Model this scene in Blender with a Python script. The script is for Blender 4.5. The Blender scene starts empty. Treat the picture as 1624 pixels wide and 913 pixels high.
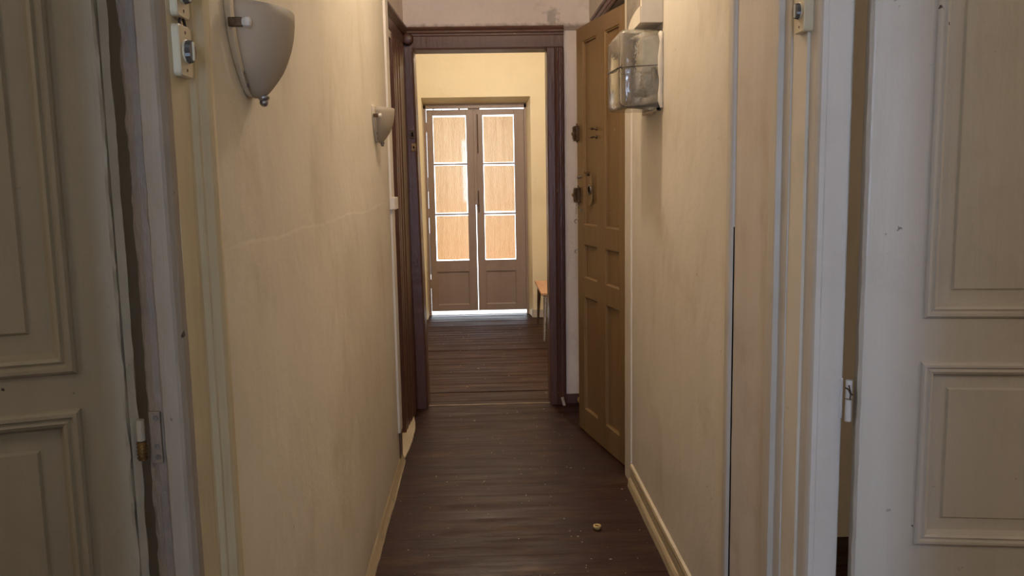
import bpy, bmesh, math, random
from math import sin, cos, pi, radians, sqrt
from mathutils import Vector, Matrix
random.seed(7)
S = bpy.context.scene
COL = S.collection

# ------------------------------------------------------------------ camera, light, exposure
FPX = 1350.0
EYE = 1.5
cam = bpy.data.cameras.new('camera'); camo = bpy.data.objects.new('camera', cam); COL.objects.link(camo)
cam.sensor_fit = 'HORIZONTAL'; cam.sensor_width = 36.0; cam.lens = FPX / 1624 * 36.0
cam.clip_start = 0.02; cam.clip_end = 200
yaw, pitch, roll = radians(1.92717), radians(7.48425), radians(-1.03132)
camo.matrix_world = (Matrix.Translation((0, 0, EYE)) @ Matrix.Rotation(-yaw, 4, 'Z')
                     @ Matrix.Rotation(pi/2 - pitch, 4, 'X') @ Matrix.Rotation(roll, 4, 'Z'))
S.camera = camo

w = bpy.data.worlds.new('World'); S.world = w; w.use_nodes = True
bg = w.node_tree.nodes['Background']
bg.inputs[0].default_value = (0.80, 0.90, 1.0, 1); bg.inputs[1].default_value = 5.0

def lamp(name, kind, loc, power, color, size=0.1, size_y=None, look=None):
    d = bpy.data.lights.new(name, kind); d.energy = power; d.color = color
    if kind == 'AREA':
        d.shape = 'RECTANGLE' if size_y else 'SQUARE'; d.size = size
        if size_y: d.size_y = size_y
    else: d.shadow_soft_size = size
    o = bpy.data.objects.new(name, d); COL.objects.link(o); o.location = loc
    if look:
        o.rotation_euler = (Vector(look) - Vector(loc)).to_track_quat('-Z', 'Y').to_euler()
    return o
WARM = (1.0, 0.825, 0.655)
lamp('corridor_bulb', 'POINT', (0.12, 3.25, 2.95), 30, WARM, 0.05)
lamp('far_room_bulb', 'POINT', (0.10, 7.15, 2.75), 60, WARM, 0.06)
# daylight of the window in the wall behind the camera
lamp('window_daylight', 'AREA', (-0.22, -2.85, 1.65), 38, (0.46, 0.63, 1.0), 0.5, 1.5, (-0.1, 3, 1.55))
# unseen fills added in the side rooms to brighten the near doors
lamp('side_room_fill', 'POINT', (2.7, -0.2, 2.3), 22, WARM, 0.15)
lamp('other_room_fill', 'POINT', (-1.7, 0.0, 2.4), 14, (1.0, 0.88, 0.72), 0.15)

S.view_settings.view_transform = 'Standard'
S.view_settings.look = 'None'
S.view_settings.gamma = 1.0
S.view_settings.exposure = 0.30

# ------------------------------------------------------------------ materials
def lin(c):
    return tuple(((v/255)/12.92 if v/255 <= 0.04045 else ((v/255+0.055)/1.055)**2.4) for v in c) + (1,)
class NT:
    def __init__(s, name):
        s.m = bpy.data.materials.new(name); s.m.use_nodes = True
        s.t = s.m.node_tree; s.b = s.t.nodes['Principled BSDF']; s.out = s.t.nodes['Material Output']
    def n(s, typ, **k):
        x = s.t.nodes.new(typ)
        for a, v in k.items():
            if a.startswith('i_'): x.inputs[int(a[2:])].default_value = v
            else: setattr(x, a, v)
        return x
    def l(s, a, b): s.t.links.new(a, b)
    def pos(s, scale=(1, 1, 1), obj=False):
        mp = s.n('ShaderNodeMapping'); mp.inputs['Scale'].default_value = scale
        if obj:
            s.l(s.n('ShaderNodeTexCoord').outputs['Object'], mp.inputs[0])
        else:
            s.l(s.n('ShaderNodeNewGeometry').outputs['Position'], mp.inputs[0])
        return mp.outputs[0]
    def noise(s, vec, scale, detail=4, rough=.55, dist=0):
        x = s.n('ShaderNodeTexNoise'); x.inputs['Scale'].default_value = scale
        x.inputs['Detail'].default_value = detail; x.inputs['Roughness'].default_value = rough
        x.inputs['Distortion'].default_value = dist
        s.l(vec, x.inputs['Vector']); return x.outputs[0]
    def ramp(s, fac, stops):
        r = s.n('ShaderNodeValToRGB'); e = r.color_ramp.elements
        e[0].position, e[0].color = stops[0]; e[1].position, e[1].color = stops[-1]
        for p, c in stops[1:-1]:
            q = e.new(p); q.color = c
        s.l(fac, r.inputs[0]); return r.outputs[0]
    def mix(s, fac, a, b, mode='MIX'):
        x = s.n('ShaderNodeMix', data_type='RGBA', blend_type=mode)
        for v, i in ((fac, 0), (a, 6), (b, 7)):
            if hasattr(v, 'links'): s.l(v, x.inputs[i])
            else: x.inputs[i].default_value = v
        return x.outputs[2]
    def math(s, op, a, b=None, c=None):
        x = s.n('ShaderNodeMath', operation=op)
        for v, i in ((a, 0), (b, 1), (c, 2)):
            if v is None: continue
            if hasattr(v, 'links'): s.l(v, x.inputs[i])
            else: x.inputs[i].default_value = v
        return x.outputs[0]
    def bump(s, h, strength, dist=0.01, prev=None):
        x = s.n('ShaderNodeBump'); x.inputs['Strength'].default_value = strength; x.inputs['Distance'].default_value = dist
        s.l(h, x.inputs['Height'])
        if prev: s.l(prev, x.inputs['Normal'])
        s.l(x.outputs[0], s.b.inputs['Normal']); return x.outputs[0]
    def col(s, c):
        if hasattr(c, 'links'): s.l(c, s.b.inputs['Base Color'])
        else: s.b.inputs['Base Color'].default_value = c
    def rough(s, r):
        if hasattr(r, 'links'): s.l(r, s.b.inputs['Roughness'])
        else: s.b.inputs['Roughness'].default_value = r
BW = ((0, (0, 0, 0, 1)), (1, (1, 1, 1, 1)))
def bwr(a, b): return [(a, (0, 0, 0, 1)), (b, (1, 1, 1, 1))]

def plaster(name, c1, c2, dirt, bump=.35, seam=None, stains=.5):
    t = NT(name); p = t.pos()
    big = t.noise(p, 1.3, 5, .6); mid = t.noise(p, 7, 5, .6)
    c = t.mix(t.ramp(big, bwr(.35, .65)), c1, c2)
    d = t.math('MULTIPLY', t.ramp(t.noise(t.pos((1, 1, .7)), 3.1, 8, .65, .4), bwr(.52, .74)), stains)
    c = t.mix(d, c, dirt)
    sp = t.math('MULTIPLY', t.ramp(t.noise(p, 38, 2, .5), bwr(.735, .78)), t.ramp(t.noise(p, 4, 2), bwr(.5, .62)))
    c = t.mix(t.math('MULTIPLY', sp, .55), c, (.16, .11, .07, 1))
    t.col(c); t.rough(.62); t.b.inputs['Specular IOR Level'].default_value = .3
    h = t.math('ADD', t.math('MULTIPLY', mid, .6), t.math('ADD', t.math('MULTIPLY', t.noise(p, 2.4, 3), 1.4), t.math('MULTIPLY', t.noise(p, 60, 3), .1)))
    if seam is not None:
        sx = t.n('ShaderNodeSeparateXYZ'); t.l(t.n('ShaderNodeNewGeometry').outputs['Position'], sx.inputs[0])
        wob = t.math('MULTIPLY', t.math('SUBTRACT', t.noise(p, 1.1, 6, .6), .5), .09)
        z = t.math('ADD', sx.outputs[2], wob)
        z = t.math('SUBTRACT', z, seam)
        s_ = t.n('ShaderNodeMapRange'); t.l(z, s_.inputs[0]); s_.inputs[1].default_value = -.004; s_.inputs[2].default_value = .004
        h = t.math('ADD', h, t.math('MULTIPLY', s_.outputs[0], -.10))
    t.bump(h, bump, .02)
    return t.m

def paint(name, c1, c2, rough=.4, bump=.25, axis='Z', chips=0.0, chipcol=(.05, .035, .03, 1), grime=.3, grimecol=(.2, .16, .11, 1), spec=.45):
    """brushed enamel over wood: streaks along the axis, lumps of old coats, small chips"""
    t = NT(name)
    st = {'Z': (1, 1, .06), 'X': (.06, 1, 1), 'Y': (1, .06, 1)}[axis]
    ps = t.pos(st); p = t.pos()
    streak = t.noise(ps, 60, 4, .6); lump = t.noise(t.pos((1, 1, .35)), 28, 5, .62)
    c = t.mix(t.ramp(t.noise(ps, 9, 4), bwr(.35, .68)), c1, c2)
    if grime:
        c = t.mix(t.math('MULTIPLY', t.ramp(t.noise(p, 4.5, 8, .68, .3), bwr(.5, .75)), grime), c, grimecol)
    if chips:
        k = t.math('MULTIPLY', t.ramp(t.noise(p, 42, 3, .5), bwr(.70, .725)), t.ramp(t.noise(p, 5, 2), bwr(.55 - .2*chips, .64 - .2*chips)))
        c = t.mix(k, c, chipcol)
    t.col(c); t.rough(rough); t.b.inputs['Specular IOR Level'].default_value = spec
    h = t.math('ADD', t.math('MULTIPLY', streak, .35), lump)
    t.bump(h, bump, .006)
    return t.m

M = {}
M['wall'] = plaster('cream_wall_plaster', lin((221, 212, 195)), lin((211, 201, 183)), lin((186, 172, 146)), .32, seam=1.38)
M['wall_r'] = plaster('cream_wall_plaster_right', lin((219, 210, 193)), lin((208, 198, 180)), lin((180, 165, 140)), .32)
M['wall_end'] = plaster('grey_white_end_plaster', lin((232, 218, 206)), lin((222, 208, 196)), lin((160, 146, 134)), .6)
def end_wall():
    # real dirt: a grey damp patch top right of the frame and a sooty line along its head
    t = NT('end_wall_plaster_with_stains'); p = t.pos()
    c = t.mix(t.ramp(t.noise(p, 1.6, 5, .6), bwr(.35, .65)), lin((232, 218, 206)), lin((220, 205, 192)))
    d = t.math('MULTIPLY', t.ramp(t.noise(p, 5, 8, .7), bwr(.56, .72)), .35); c = t.mix(d, c, lin((165, 150, 138)))
    sx = t.n('ShaderNodeSeparateXYZ'); t.l(t.n('ShaderNodeNewGeometry').outputs['Position'], sx.inputs[0])
    n = t.math('MULTIPLY', t.math('SUBTRACT', t.noise(p, 22, 5, .65), .5), .16)
    vd = t.n('ShaderNodeVectorMath', operation='DISTANCE'); t.l(t.pos((1, .02, .8)), vd.inputs[0]); vd.inputs[1].default_value = (.462, .11, 1.984)
    r_ = t.math('ADD', vd.outputs['Value'], n)
    mr = t.n('ShaderNodeMapRange'); t.l(r_, mr.inputs[0]); mr.inputs[1].default_value = .052; mr.inputs[2].default_value = .030
    c = t.mix(t.math('MULTIPLY', mr.outputs[0], .6), c, lin((142, 132, 122)))
    z = t.math('ADD', sx.outputs[2], t.math('MULTIPLY', n, .35))
    m2 = t.n('ShaderNodeMapRange'); t.l(z, m2.inputs[0]); m2.inputs[1].default_value = 2.452; m2.inputs[2].default_value = 2.424
    c = t.mix(t.math('MULTIPLY', t.math('MULTIPLY', m2.outputs[0], t.math('GREATER_THAN', sx.outputs[2], 2.40)), .75), c, lin((110, 86, 70)))
    t.col(c); t.rough(.65); t.b.inputs['Specular IOR Level'].default_value = .3
    t.bump(t.math('ADD', t.noise(p, 6, 6, .65), t.math('MULTIPLY', t.noise(p, 45, 4), .2)), .6, .02)
    return t.m
M['wall_end'] = end_wall()
M['wall_far'] = plaster('far_room_plaster', lin((234, 222, 190)), lin((229, 216, 183)), lin((212, 197, 164)), .25, stains=.3)
M['ceiling'] = plaster('ceiling_plaster', lin((225, 218, 205)), lin((215, 207, 192)), lin((190, 180, 165)), .2)
M['cement'] = plaster('cement_threshold', lin((196, 180, 150)), lin((180, 163, 132)), lin((130, 112, 86)), .5)
M['door_l'] = paint('old_ivory_paint', lin((168, 156, 136)), lin((158, 146, 125)), .42, .35, chips=.35, grime=.25)
M['door_r'] = paint('old_white_paint', lin((205, 200, 192)), lin((196, 190, 180)), .38, .3, chips=.12, grime=.15)
M['jamb_l'] = paint('worn_grey_jamb_paint', lin((132, 114, 96)), lin((104, 90, 76)), .5, 1.0, chips=.7, grime=.8, grimecol=lin((84, 82, 86)))
M['jamb_s'] = paint('smooth_grey_jamb_paint', lin((150, 134, 114)), lin((138, 122, 103)), .42, .45, chips=.2, grime=.35, grimecol=lin((116, 104, 92)))
M['jamb_r'] = paint('white_jamb_paint', lin((212, 208, 203)), lin((203, 199, 194)), .4, .3, chips=.1, grime=.15)
M['casing'] = paint('cream_casing_paint', lin((206, 192, 156)), lin((192, 177, 142)), .4, .35, grime=.3, grimecol=lin((150, 130, 98)))
M['casing_r'] = paint('pale_casing_paint', lin((200, 192, 180)), lin((189, 181, 168)), .4, .3, grime=.25, grimecol=lin((150, 130, 100)))
M['board_r'] = paint('pinkish_board_paint', lin((204, 194, 182)), lin((194, 183, 170)), .5, .3, grime=.4, grimecol=lin((150, 128, 100)))
M['dark'] = paint('dark_brown_gloss_paint', lin((98, 64, 52)), lin((82, 53, 44)), .34, .6, chips=.25, chipcol=lin((150, 120, 90)), grime=.3, grimecol=lin((96, 68, 50)), spec=.45)
M['dark_x'] = paint('dark_brown_gloss_paint_across', lin((104, 72, 58)), lin((88, 60, 50)), .42, .4, axis='X', chips=.25, chipcol=lin((150, 120, 90)), grime=.3, grimecol=lin((96, 68, 50)), spec=.4)
M['brown'] = paint('tan_brown_door_paint', lin((138, 109, 72)), lin((127, 99, 64)), .42, .35, chips=.1, chipcol=lin((200, 170, 130)), grime=.35, grimecol=lin((92, 64, 38)))
M['far_door'] = paint('taupe_door_paint', lin((152, 133, 119)), lin((144, 126, 113)), .36, .3, grime=.2, grimecol=lin((96, 76, 60)))  # base colour lightened to take in the veiling haze at the far end
M['bboard'] = paint('cream_baseboard_paint', lin((200, 184, 150)), lin((184, 167, 134)), .4, .3, axis='Y', grime=.5, grimecol=lin((110, 92, 66)))
M['plastic'] = paint('ivory_plastic', lin((218, 204, 172)), lin((205, 190, 160)), .35, .1, grime=.25)
M['pvc'] = paint('white_conduit_plastic', lin((222, 214, 202)), lin((214, 205, 192)), .4, .05, grime=.1)
M['white'] = paint('white_enamel', lin((224, 214, 196)), lin((214, 203, 184)), .5, .15, grime=.15)
def metal(name, c, rough, bump=.2, rust=0):
    t = NT(name); p = t.pos()
    cc = t.mix(t.ramp(t.noise(p, 60, 5, .7), bwr(.4, .7)), lin(c), lin(tuple(v*.6 for v in c)))
    if rust: cc = t.mix(t.math('MULTIPLY', t.ramp(t.noise(p, 30, 5), bwr(.45, .6)), rust), cc, lin((92, 60, 34)))
    t.col(cc); t.rough(rough); t.b.inputs['Metallic'].default_value = .85
    t.bump(t.noise(p, 150, 4), bump, .002); return t.m
M['steel'] = metal('dull_steel', (170, 165, 160), .35)
M['brass'] = metal('old_brass', (150, 115, 70), .4, .4, .5)
M['iron'] = metal('dark_iron', (112, 92, 72), .55, .4, .4)
M['screw'] = metal('painted_screw', (140, 130, 120), .5)
def plain(name, c, rough=.5, spec=.4):
    t = NT(name); p = t.pos(obj=True)
    t.col(t.mix(t.ramp(t.noise(p, 25, 4), bwr(.35, .7)), lin(c), lin(tuple(v*.85 for v in c)))); t.rough(rough)
    t.b.inputs['Specular IOR Level'].default_value = spec; return t.m
M['zinc'] = plain('grey_painted_backing', (168, 162, 152), .6)
M['slab'] = plain('pale_stone', (232, 232, 230), .7)
M['shade_grey'] = plain('painted_shade_grey', (150, 141, 128), .55)  # flat grey that stands for shade on the right wall
M['black'] = plain('black_shadow_gap', (24, 18, 15), .8, .1)
M['yellow'] = plain('cream_yellow_plastic', (214, 184, 120), .4)
M['chip'] = plain('pale_paint_flake', (205, 190, 170), .6)
M['knob'] = plain('dark_bakelite', (92, 86, 80), .3)
M['wire'] = plain('black_wire', (50, 42, 36), .5)

# floor boards: dark varnish, worn ochre streaks
def floor_mat():
    t = NT('dark_varnished_floor_board'); oi = t.n('ShaderNodeObjectInfo')
    p = t.pos((.12, 1, 1)); pp = t.pos()
    rnd = oi.outputs['Random']
    off = t.n('ShaderNodeVectorMath', operation='ADD'); t.l(p, off.inputs[0])
    cmb = t.n('ShaderNodeCombineXYZ'); t.l(t.math('MULTIPLY', rnd, 13.0), cmb.inputs[0]); t.l(cmb.outputs[0], off.inputs[1])
    v = off.outputs[0]
    c = t.mix(t.ramp(t.noise(v, 26, 6, .65), bwr(.3, .7)), lin((45, 22, 15)), lin((60, 32, 22)))
    c = t.mix(t.math('MULTIPLY', rnd, .35), c, lin((44, 28, 24)))
    wear = t.math('MULTIPLY', t.ramp(t.noise(t.pos((.35, 1, 1)), 7, 7, .7), bwr(.52, .72)), .5)
    c = t.mix(wear, c, lin((108, 78, 46)))
    spk = t.ramp(t.noise(pp, 85, 2, .4), bwr(.765, .79))
    c = t.mix(t.math('MULTIPLY', spk, .6), c, lin((150, 128, 100)))
    t.col(c)
    r = t.ramp(t.noise(v, 14, 5), [(.3, (.34, .34, .34, 1)), (.75, (.6, .6, .6, 1))]); t.l(r, t.b.inputs['Roughness'])
    t.b.inputs['Specular IOR Level'].default_value = .13
    h = t.math('ADD', t.noise(v, 40, 5, .6), t.math('MULTIPLY', t.noise(pp, 3, 3), 1.5))
    t.bump(h, .35, .008)
    return t.m
M['floor'] = floor_mat()
def wood_top():
    t = NT('orange_brown_wood'); p = t.pos((1, .1, 1))
    t.col(t.mix(t.ramp(t.noise(p, 30, 5), bwr(.35, .7)), lin((206, 160, 126)), lin((186, 138, 104)))); t.rough(.35)
    return t.m
M['wood'] = wood_top()
def glass():
    t = NT('old_clear_glass'); b = t.b
    b.inputs['Transmission Weight'].default_value = 1.0; b.inputs['Roughness'].default_value = .06; b.inputs['IOR'].default_value = 1.45
    b.inputs['Base Color'].default_value = (.90, .92, .90, 1)
    p = t.pos(); t.bump(t.noise(p, 22, 3), .35, .006)
    df = t.n('ShaderNodeBsdfDiffuse'); df.inputs[0].default_value = lin((205, 196, 178))
    mx = t.n('ShaderNodeMixShader'); t.l(t.ramp(t.noise(p, 14, 5), [(.3, (.05, .05, .05, 1)), (.75, (.26, .26, .26, 1))]), mx.inputs[0])
    t.l(t.b.outputs[0], mx.inputs[1]); t.l(df.outputs[0], mx.inputs[2]); t.l(mx.outputs[0], t.out.inputs[0]); return t.m
M['glass'] = glass()
def frosted():
    t = NT('frosted_shade_glass')
    t.b.inputs['Base Color'].default_value = lin((190, 182, 168)); t.b.inputs['Roughness'].default_value = .55; t.b.inputs['Specular IOR Level'].default_value = .25
    tr = t.n('ShaderNodeBsdfTranslucent'); tr.inputs[0].default_value = lin((225, 215, 198))
    mx = t.n('ShaderNodeMixShader'); mx.inputs[0].default_value = .45
    t.l(t.b.outputs[0], mx.inputs[1]); t.l(tr.outputs[0], mx.inputs[2]); t.l(mx.outputs[0], t.out.inputs[0])
    p = t.pos(); t.bump(t.noise(p, 90, 3), .08, .002); return t.m
M['frost'] = frosted()
def blind():
    t = NT('ribbed_peach_blind_sheet')
    col = lin((222, 170, 122))
    p = t.pos((1, 1, .04))
    c = t.mix(t.ramp(t.noise(p, 30, 4), bwr(.35, .65)), (.50, .34, .21, 1), (.43, .285, .17, 1))
    # warm sun glow painted into the blinds, deeper orange towards the bottom
    sx = t.n('ShaderNodeSeparateXYZ'); t.l(t.n('ShaderNodeNewGeometry').outputs['Position'], sx.inputs[0])
    mr = t.n('ShaderNodeMapRange'); t.l(sx.outputs[2], mr.inputs[0]); mr.inputs[1].default_value = 1.7; mr.inputs[2].default_value = .5
    c = t.mix(t.math('MULTIPLY', mr.outputs[0], .5), c, (.55, .25, .10, 1))
    tr = t.n('ShaderNodeBsdfTranslucent'); t.l(c, tr.inputs[0])
    t.b.inputs['Base Color'].default_value = col; t.b.inputs['Roughness'].default_value = .6
    mx = t.n('ShaderNodeMixShader'); mx.inputs[0].default_value = .75
    t.l(t.b.outputs[0], mx.inputs[1]); t.l(tr.outputs[0], mx.inputs[2]); t.l(mx.outputs[0], t.out.inputs[0])
    return t.m
M['blind'] = blind()

# ------------------------------------------------------------------ helpers
def tag(o, label=None, cat=None, group=None, kind=None):
    if label: o['label'] = label
    if cat: o['category'] = cat
    if group: o['group'] = group
    if kind: o['kind'] = kind
    return o
def empty(name, loc=(0, 0, 0), rz=0, label=None, cat=None, group=None, kind=None):
    o = bpy.data.objects.new(name, None); COL.objects.link(o); o.empty_display_size = .05
    o.location = loc; o.rotation_euler = (0, 0, rz)
    return tag(o, label, cat, group, kind)
def obj(name, bm, mat, parent=None, smooth=False, bevel=0, seg=2):
    bmesh.ops.recalc_face_normals(bm, faces=bm.faces)
    me = bpy.data.meshes.new(name); bm.to_mesh(me); bm.free()
    o = bpy.data.objects.new(name, me); COL.objects.link(o); me.materials.append(M[mat] if isinstance(mat, str) else mat)
    if parent: o.parent = parent
    if smooth:
        for p in me.polygons: p.use_smooth = True
    if bevel:
        b = o.modifiers.new('bevel', 'BEVEL'); b.width = bevel; b.segments = seg; b.limit_method = 'ANGLE'; b.angle_limit = radians(40)
    return o
def BM(): return bmesh.new()
def bx(bm, x0, x1, y0, y1, z0, z1):
    x0, x1 = sorted((x0, x1)); y0, y1 = sorted((y0, y1)); z0, z1 = sorted((z0, z1))
    v = [bm.verts.new(p) for p in ((x0, y0, z0), (x1, y0, z0), (x1, y1, z0), (x0, y1, z0), (x0, y0, z1), (x1, y0, z1), (x1, y1, z1), (x0, y1, z1))]
    for f in ((0, 3, 2, 1), (4, 5, 6, 7), (0, 1, 5, 4), (1, 2, 6, 5), (2, 3, 7, 6), (3, 0, 4, 7)): bm.faces.new([v[i] for i in f])
    return bm
def box(name, b, mat, parent=None, bevel=0): return obj(name, bx(BM(), *b), mat, parent, bevel=bevel)
def hsh(i, j=0):
    x = sin(i*127.1 + j*311.7) * 43758.5453; return x - math.floor(x)
def vn(t, seed):
    i = math.floor(t); f = t - i; f = f*f*(3-2*f); return (hsh(i, seed)*(1-f) + hsh(i+1, seed)*f)*2 - 1
def prism(pts, z0, z1, nz=1, amps=None, lean=(0, 0), freq=14, seed=0, axis='Z'):
    """closed plan outline pts [(x,y)] extruded along z, each outline vertex may wobble by its amp; axis='Y' sweeps along Y with pts=(x,z)"""
    bm = BM(); rings = []
    for k in range(nz+1):
        z = z0 + (z1-z0)*k/nz; r = []
        for i, (x, y) in enumerate(pts):
            a = amps[i] if amps else 0
            if a:
                d = a*(.6*vn(z*freq, seed+i) + .4*vn(z*freq*3.7, seed+i+50))
                e = a*.5*vn(z*freq*2, seed+i+90)
            else: d = e = 0
            q = (x + d + lean[0]*(z-z0), y + e + lean[1]*(z-z0))
            r.append(bm.verts.new((q[0], q[1], z) if axis == 'Z' else (q[0], z, q[1]) if axis == 'Y' else (z, q[0], q[1])))
        rings.append(r)
    n = len(pts)
    for k in range(nz):
        for i in range(n):
            bm.faces.new((rings[k][i], rings[k][(i+1) % n], rings[k+1][(i+1) % n], rings[k+1][i]))
    for r in (rings[0], rings[-1]):
        try: bm.faces.new(r)
        except Exception: pass
    return bm
def cyl(bm, p0, p1, r0, r1=None, n=14, cap=True):
    p0, p1 = Vector(p0), Vector(p1); r1 = r0 if r1 is None else r1
    d = (p1-p0).normalized(); a = d.orthogonal().normalized(); b = d.cross(a)
    A = [bm.verts.new(p0 + a*cos(2*pi*i/n)*r0 + b*sin(2*pi*i/n)*r0) for i in range(n)]
    B = [bm.verts.new(p1 + a*cos(2*pi*i/n)*r1 + b*sin(2*pi*i/n)*r1) for i in range(n)]
    for i in range(n): bm.faces.new((A[i], A[(i+1) % n], B[(i+1) % n], B[i]))
    if cap: bm.faces.new(A); bm.faces.new(B)
    return bm
def tube(bm, pts, r, n=8):
    pts = [Vector(p) for p in pts]; rings = []
    for i, p in enumerate(pts):
        d = (pts[min(i+1, len(pts)-1)] - pts[max(i-1, 0)]).normalized()
        a = d.cross(Vector((.13, .2, .97))).normalized(); b = d.cross(a)
        rings.append([bm.verts.new(p + a*cos(2*pi*k/n)*r + b*sin(2*pi*k/n)*r) for k in range(n)])
    for A, B in zip(rings, rings[1:]):
        for k in range(n): bm.faces.new((A[k], A[(k+1) % n], B[(k+1) % n], B[k]))
    bm.faces.new(rings[0]); bm.faces.new(rings[-1]); return bm
def ball(bm, c, r, sc=(1, 1, 1), seg=14):
    m = Matrix.Translation(c) @ Matrix.Diagonal((*[r*s for s in sc], 1))
    bmesh.ops.create_uvsphere(bm, u_segments=seg, v_segments=seg//2+2, radius=1, matrix=m); return bm
def lathe(bm, prof, c=(0, 0, 0), axis='Z', n=20):
    """prof [(r,h)] turned about the axis through c"""
    rings = []
    for r, h in prof:
        ring = []
        for i in range(n):
            a = 2*pi*i/n
            q = {'Z': (r*cos(a), r*sin(a), h), 'X': (h, r*cos(a), r*sin(a)), 'Y': (r*cos(a), h, r*sin(a))}[axis]
            ring.append(bm.verts.new((c[0]+q[0], c[1]+q[1], c[2]+q[2])))
        rings.append(ring)
    for A, B in zip(rings, rings[1:]):
        for i in range(n): bm.faces.new((A[i], A[(i+1) % n], B[(i+1) % n], B[i]))
    return bm
def frame_sweep(bm, u0, u1, z0, z1, prof, sg, y0=0):
    """picture-frame moulding: prof [(inset, height)], mitred round the rectangle; height goes to the seen side (y = sg*height)"""
    R = []
    for ins, h in prof:
        a, b, c, d = u0+ins, u1-ins, z0+ins, z1-ins
        R.append([bm.verts.new((x, y0+sg*h, z)) for x, z in ((a, c), (b, c), (b, d), (a, d))])
    for A, B in zip(R, R[1:]):
        for i in range(4): bm.faces.new((A[i], A[(i+1) % 4], B[(i+1) % 4], B[i]))
    A, B = R[-1], R[0]
    for i in range(4): bm.faces.new((A[i], A[(i+1) % 4], B[(i+1) % 4], B[i]))
    return bm
def raised_panel(bm, u0, u1, z0, z1, sg, dep, field, rise, th):
    """recessed board with a raised field"""
    yb = -sg*th
    v = lambda a, b, c, d, y: [bm.verts.new((x, y, z)) for x, z in ((a, c), (b, c), (b, d), (a, d))]
    back = v(u0, u1, z0, z1, yb); edge = v(u0, u1, z0, z1, -sg*dep)
    bm.faces.new(back)
    def ring(A, B):
        for i in range(4): bm.faces.new((A[i], A[(i+1) % 4], B[(i+1) % 4], B[i]))
    ring(back, edge)
    if field:
        f = field; e = .004
        r1 = v(u0+f-.004, u1-f+.004, z0+f-.004, z1-f+.004, -sg*(dep-rise*.35))
        r2 = v(u0+f, u1-f, z0+f, z1-f, -sg*(dep-rise))
        ring(edge, r1); ring(r1, r2); bm.faces.new(r2)
    else: bm.faces.new(edge)
    return bm

BOLECTION = [(-.002, 0), (0, .005), (.004, .008), (.009, .008), (.012, .003), (.014, .003), (.018, .006), (.023, .003), (.027, -.006), (.030, -.012), (.030, -.016), (-.002, -.016)]
FLATMOULD = [(0, 0), (.003, .0), (.006, -.004), (.012, -.007), (.012, -.014), (0, -.014)]

# ------------------------------------------------------------------ room shell
XL, XR, YE, YF = -.456, .70, 5.50, 8.97
CEIL = 3.15
def wallset(name, boxes, mat, label, cat='wall', parent=None):
    bm = BM()
    for b in boxes: bx(bm, *b)
    o = obj(name, bm, mat, parent); tag(o, label, cat, kind='structure'); return o
wallset('wall_left', [(-.60, XL, -3.1, .50, 0, CEIL), (-.60, XL, .50, 1.262, 2.30, CEIL), (-.515, XL, 1.285, 4.42, 0, CEIL), (-.60, -.515, 1.42, 4.42, 0, CEIL), (-.60, -.515, 1.262, 1.42, 2.30, CEIL)], 'wall',
        'cream plastered corridor wall carrying the two glass wall lamps')
wallset('wall_right', [(XR, .80, -3.1, .84, 0, CEIL), (XR, .80, .84, 1.80, 2.30, CEIL), (XR, .80, 1.84, 4.15, 0, CEIL), (XR, .80, 4.15, 5.10, 2.36, CEIL), (XR, .80, 5.10, YE, 0, CEIL)], 'wall_r',
        'cream plastered corridor wall carrying the glass box')
# left side of the vestibule, past the corridor wall: runs slightly askew
bm = prism([(-.62, 4.42), (-.503, 4.42), (-.498, 4.52), (-.62, 4.52)], 0, CEIL)
for pr in (prism([(-.62, 5.0), (-.482, 5.0), (-.465, 5.50), (-.62, 5.50)], 0, CEIL), prism([(-.62, 4.52), (-.498, 4.52), (-.482, 5.0), (-.62, 5.0)], 2.27, CEIL)):
    me = bpy.data.meshes.new('t'); pr.to_mesh(me); bm.from_mesh(me); pr.free(); bpy.data.meshes.remove(me)
tag(obj('wall_left_vestibule', bm, 'wall_end'), 'short pale wall around the dark side doorway past the corridor wall', 'wall', kind='structure')
wallset('wall_end', [(-.62, -.41, YE, 5.64, 0, CEIL), (.445, .80, YE, 5.64, 0, CEIL), (-.41, .445, YE, 5.64, 2.29, CEIL)], 'wall_end',
        'greyish white end wall around the dark brown door frame')
wallset('wall_back', [(-.60, -.48, -3.2, -3.1, 0, CEIL), (.05, .80, -3.2, -3.1, 0, CEIL), (-.48, .05, -3.2, -3.1, 0, .85), (-.48, .05, -3.2, -3.1, 2.45, CEIL)], 'wall',
        'wall behind the viewer with the daylight window opening')
# side rooms, only glimpsed through the gaps at the hinges
wallset('wall_side_room_left', [(-3.1, -3.0, -1.6, 3.4, 0, CEIL), (-3.0, -.6, -1.7, -1.6, 0, CEIL), (-3.0, -.6, 3.3, 3.4, 0, CEIL)], 'wall', 'walls of the dim room behind the near left door')
wallset('wall_side_room_right', [(3.4, 3.5, -1.6, 3.4, 0, CEIL), (.80, 3.4, -1.7, -1.6, 0, CEIL), (.80, 3.4, 3.3, 3.4, 0, CEIL)], 'wall', 'walls of the room behind the near right door')
# entrance passage behind the brown door and the side doorway
wallset('wall_entrance', [(1.7, 1.8, 3.9, 5.6, 0, CEIL), (.80, 1.7, 3.9, 4.0, 0, CEIL), (.80, 1.7, 5.5, 5.6, 0, CEIL)], 'wall_end', 'plain landing walls behind the brown door')
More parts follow.
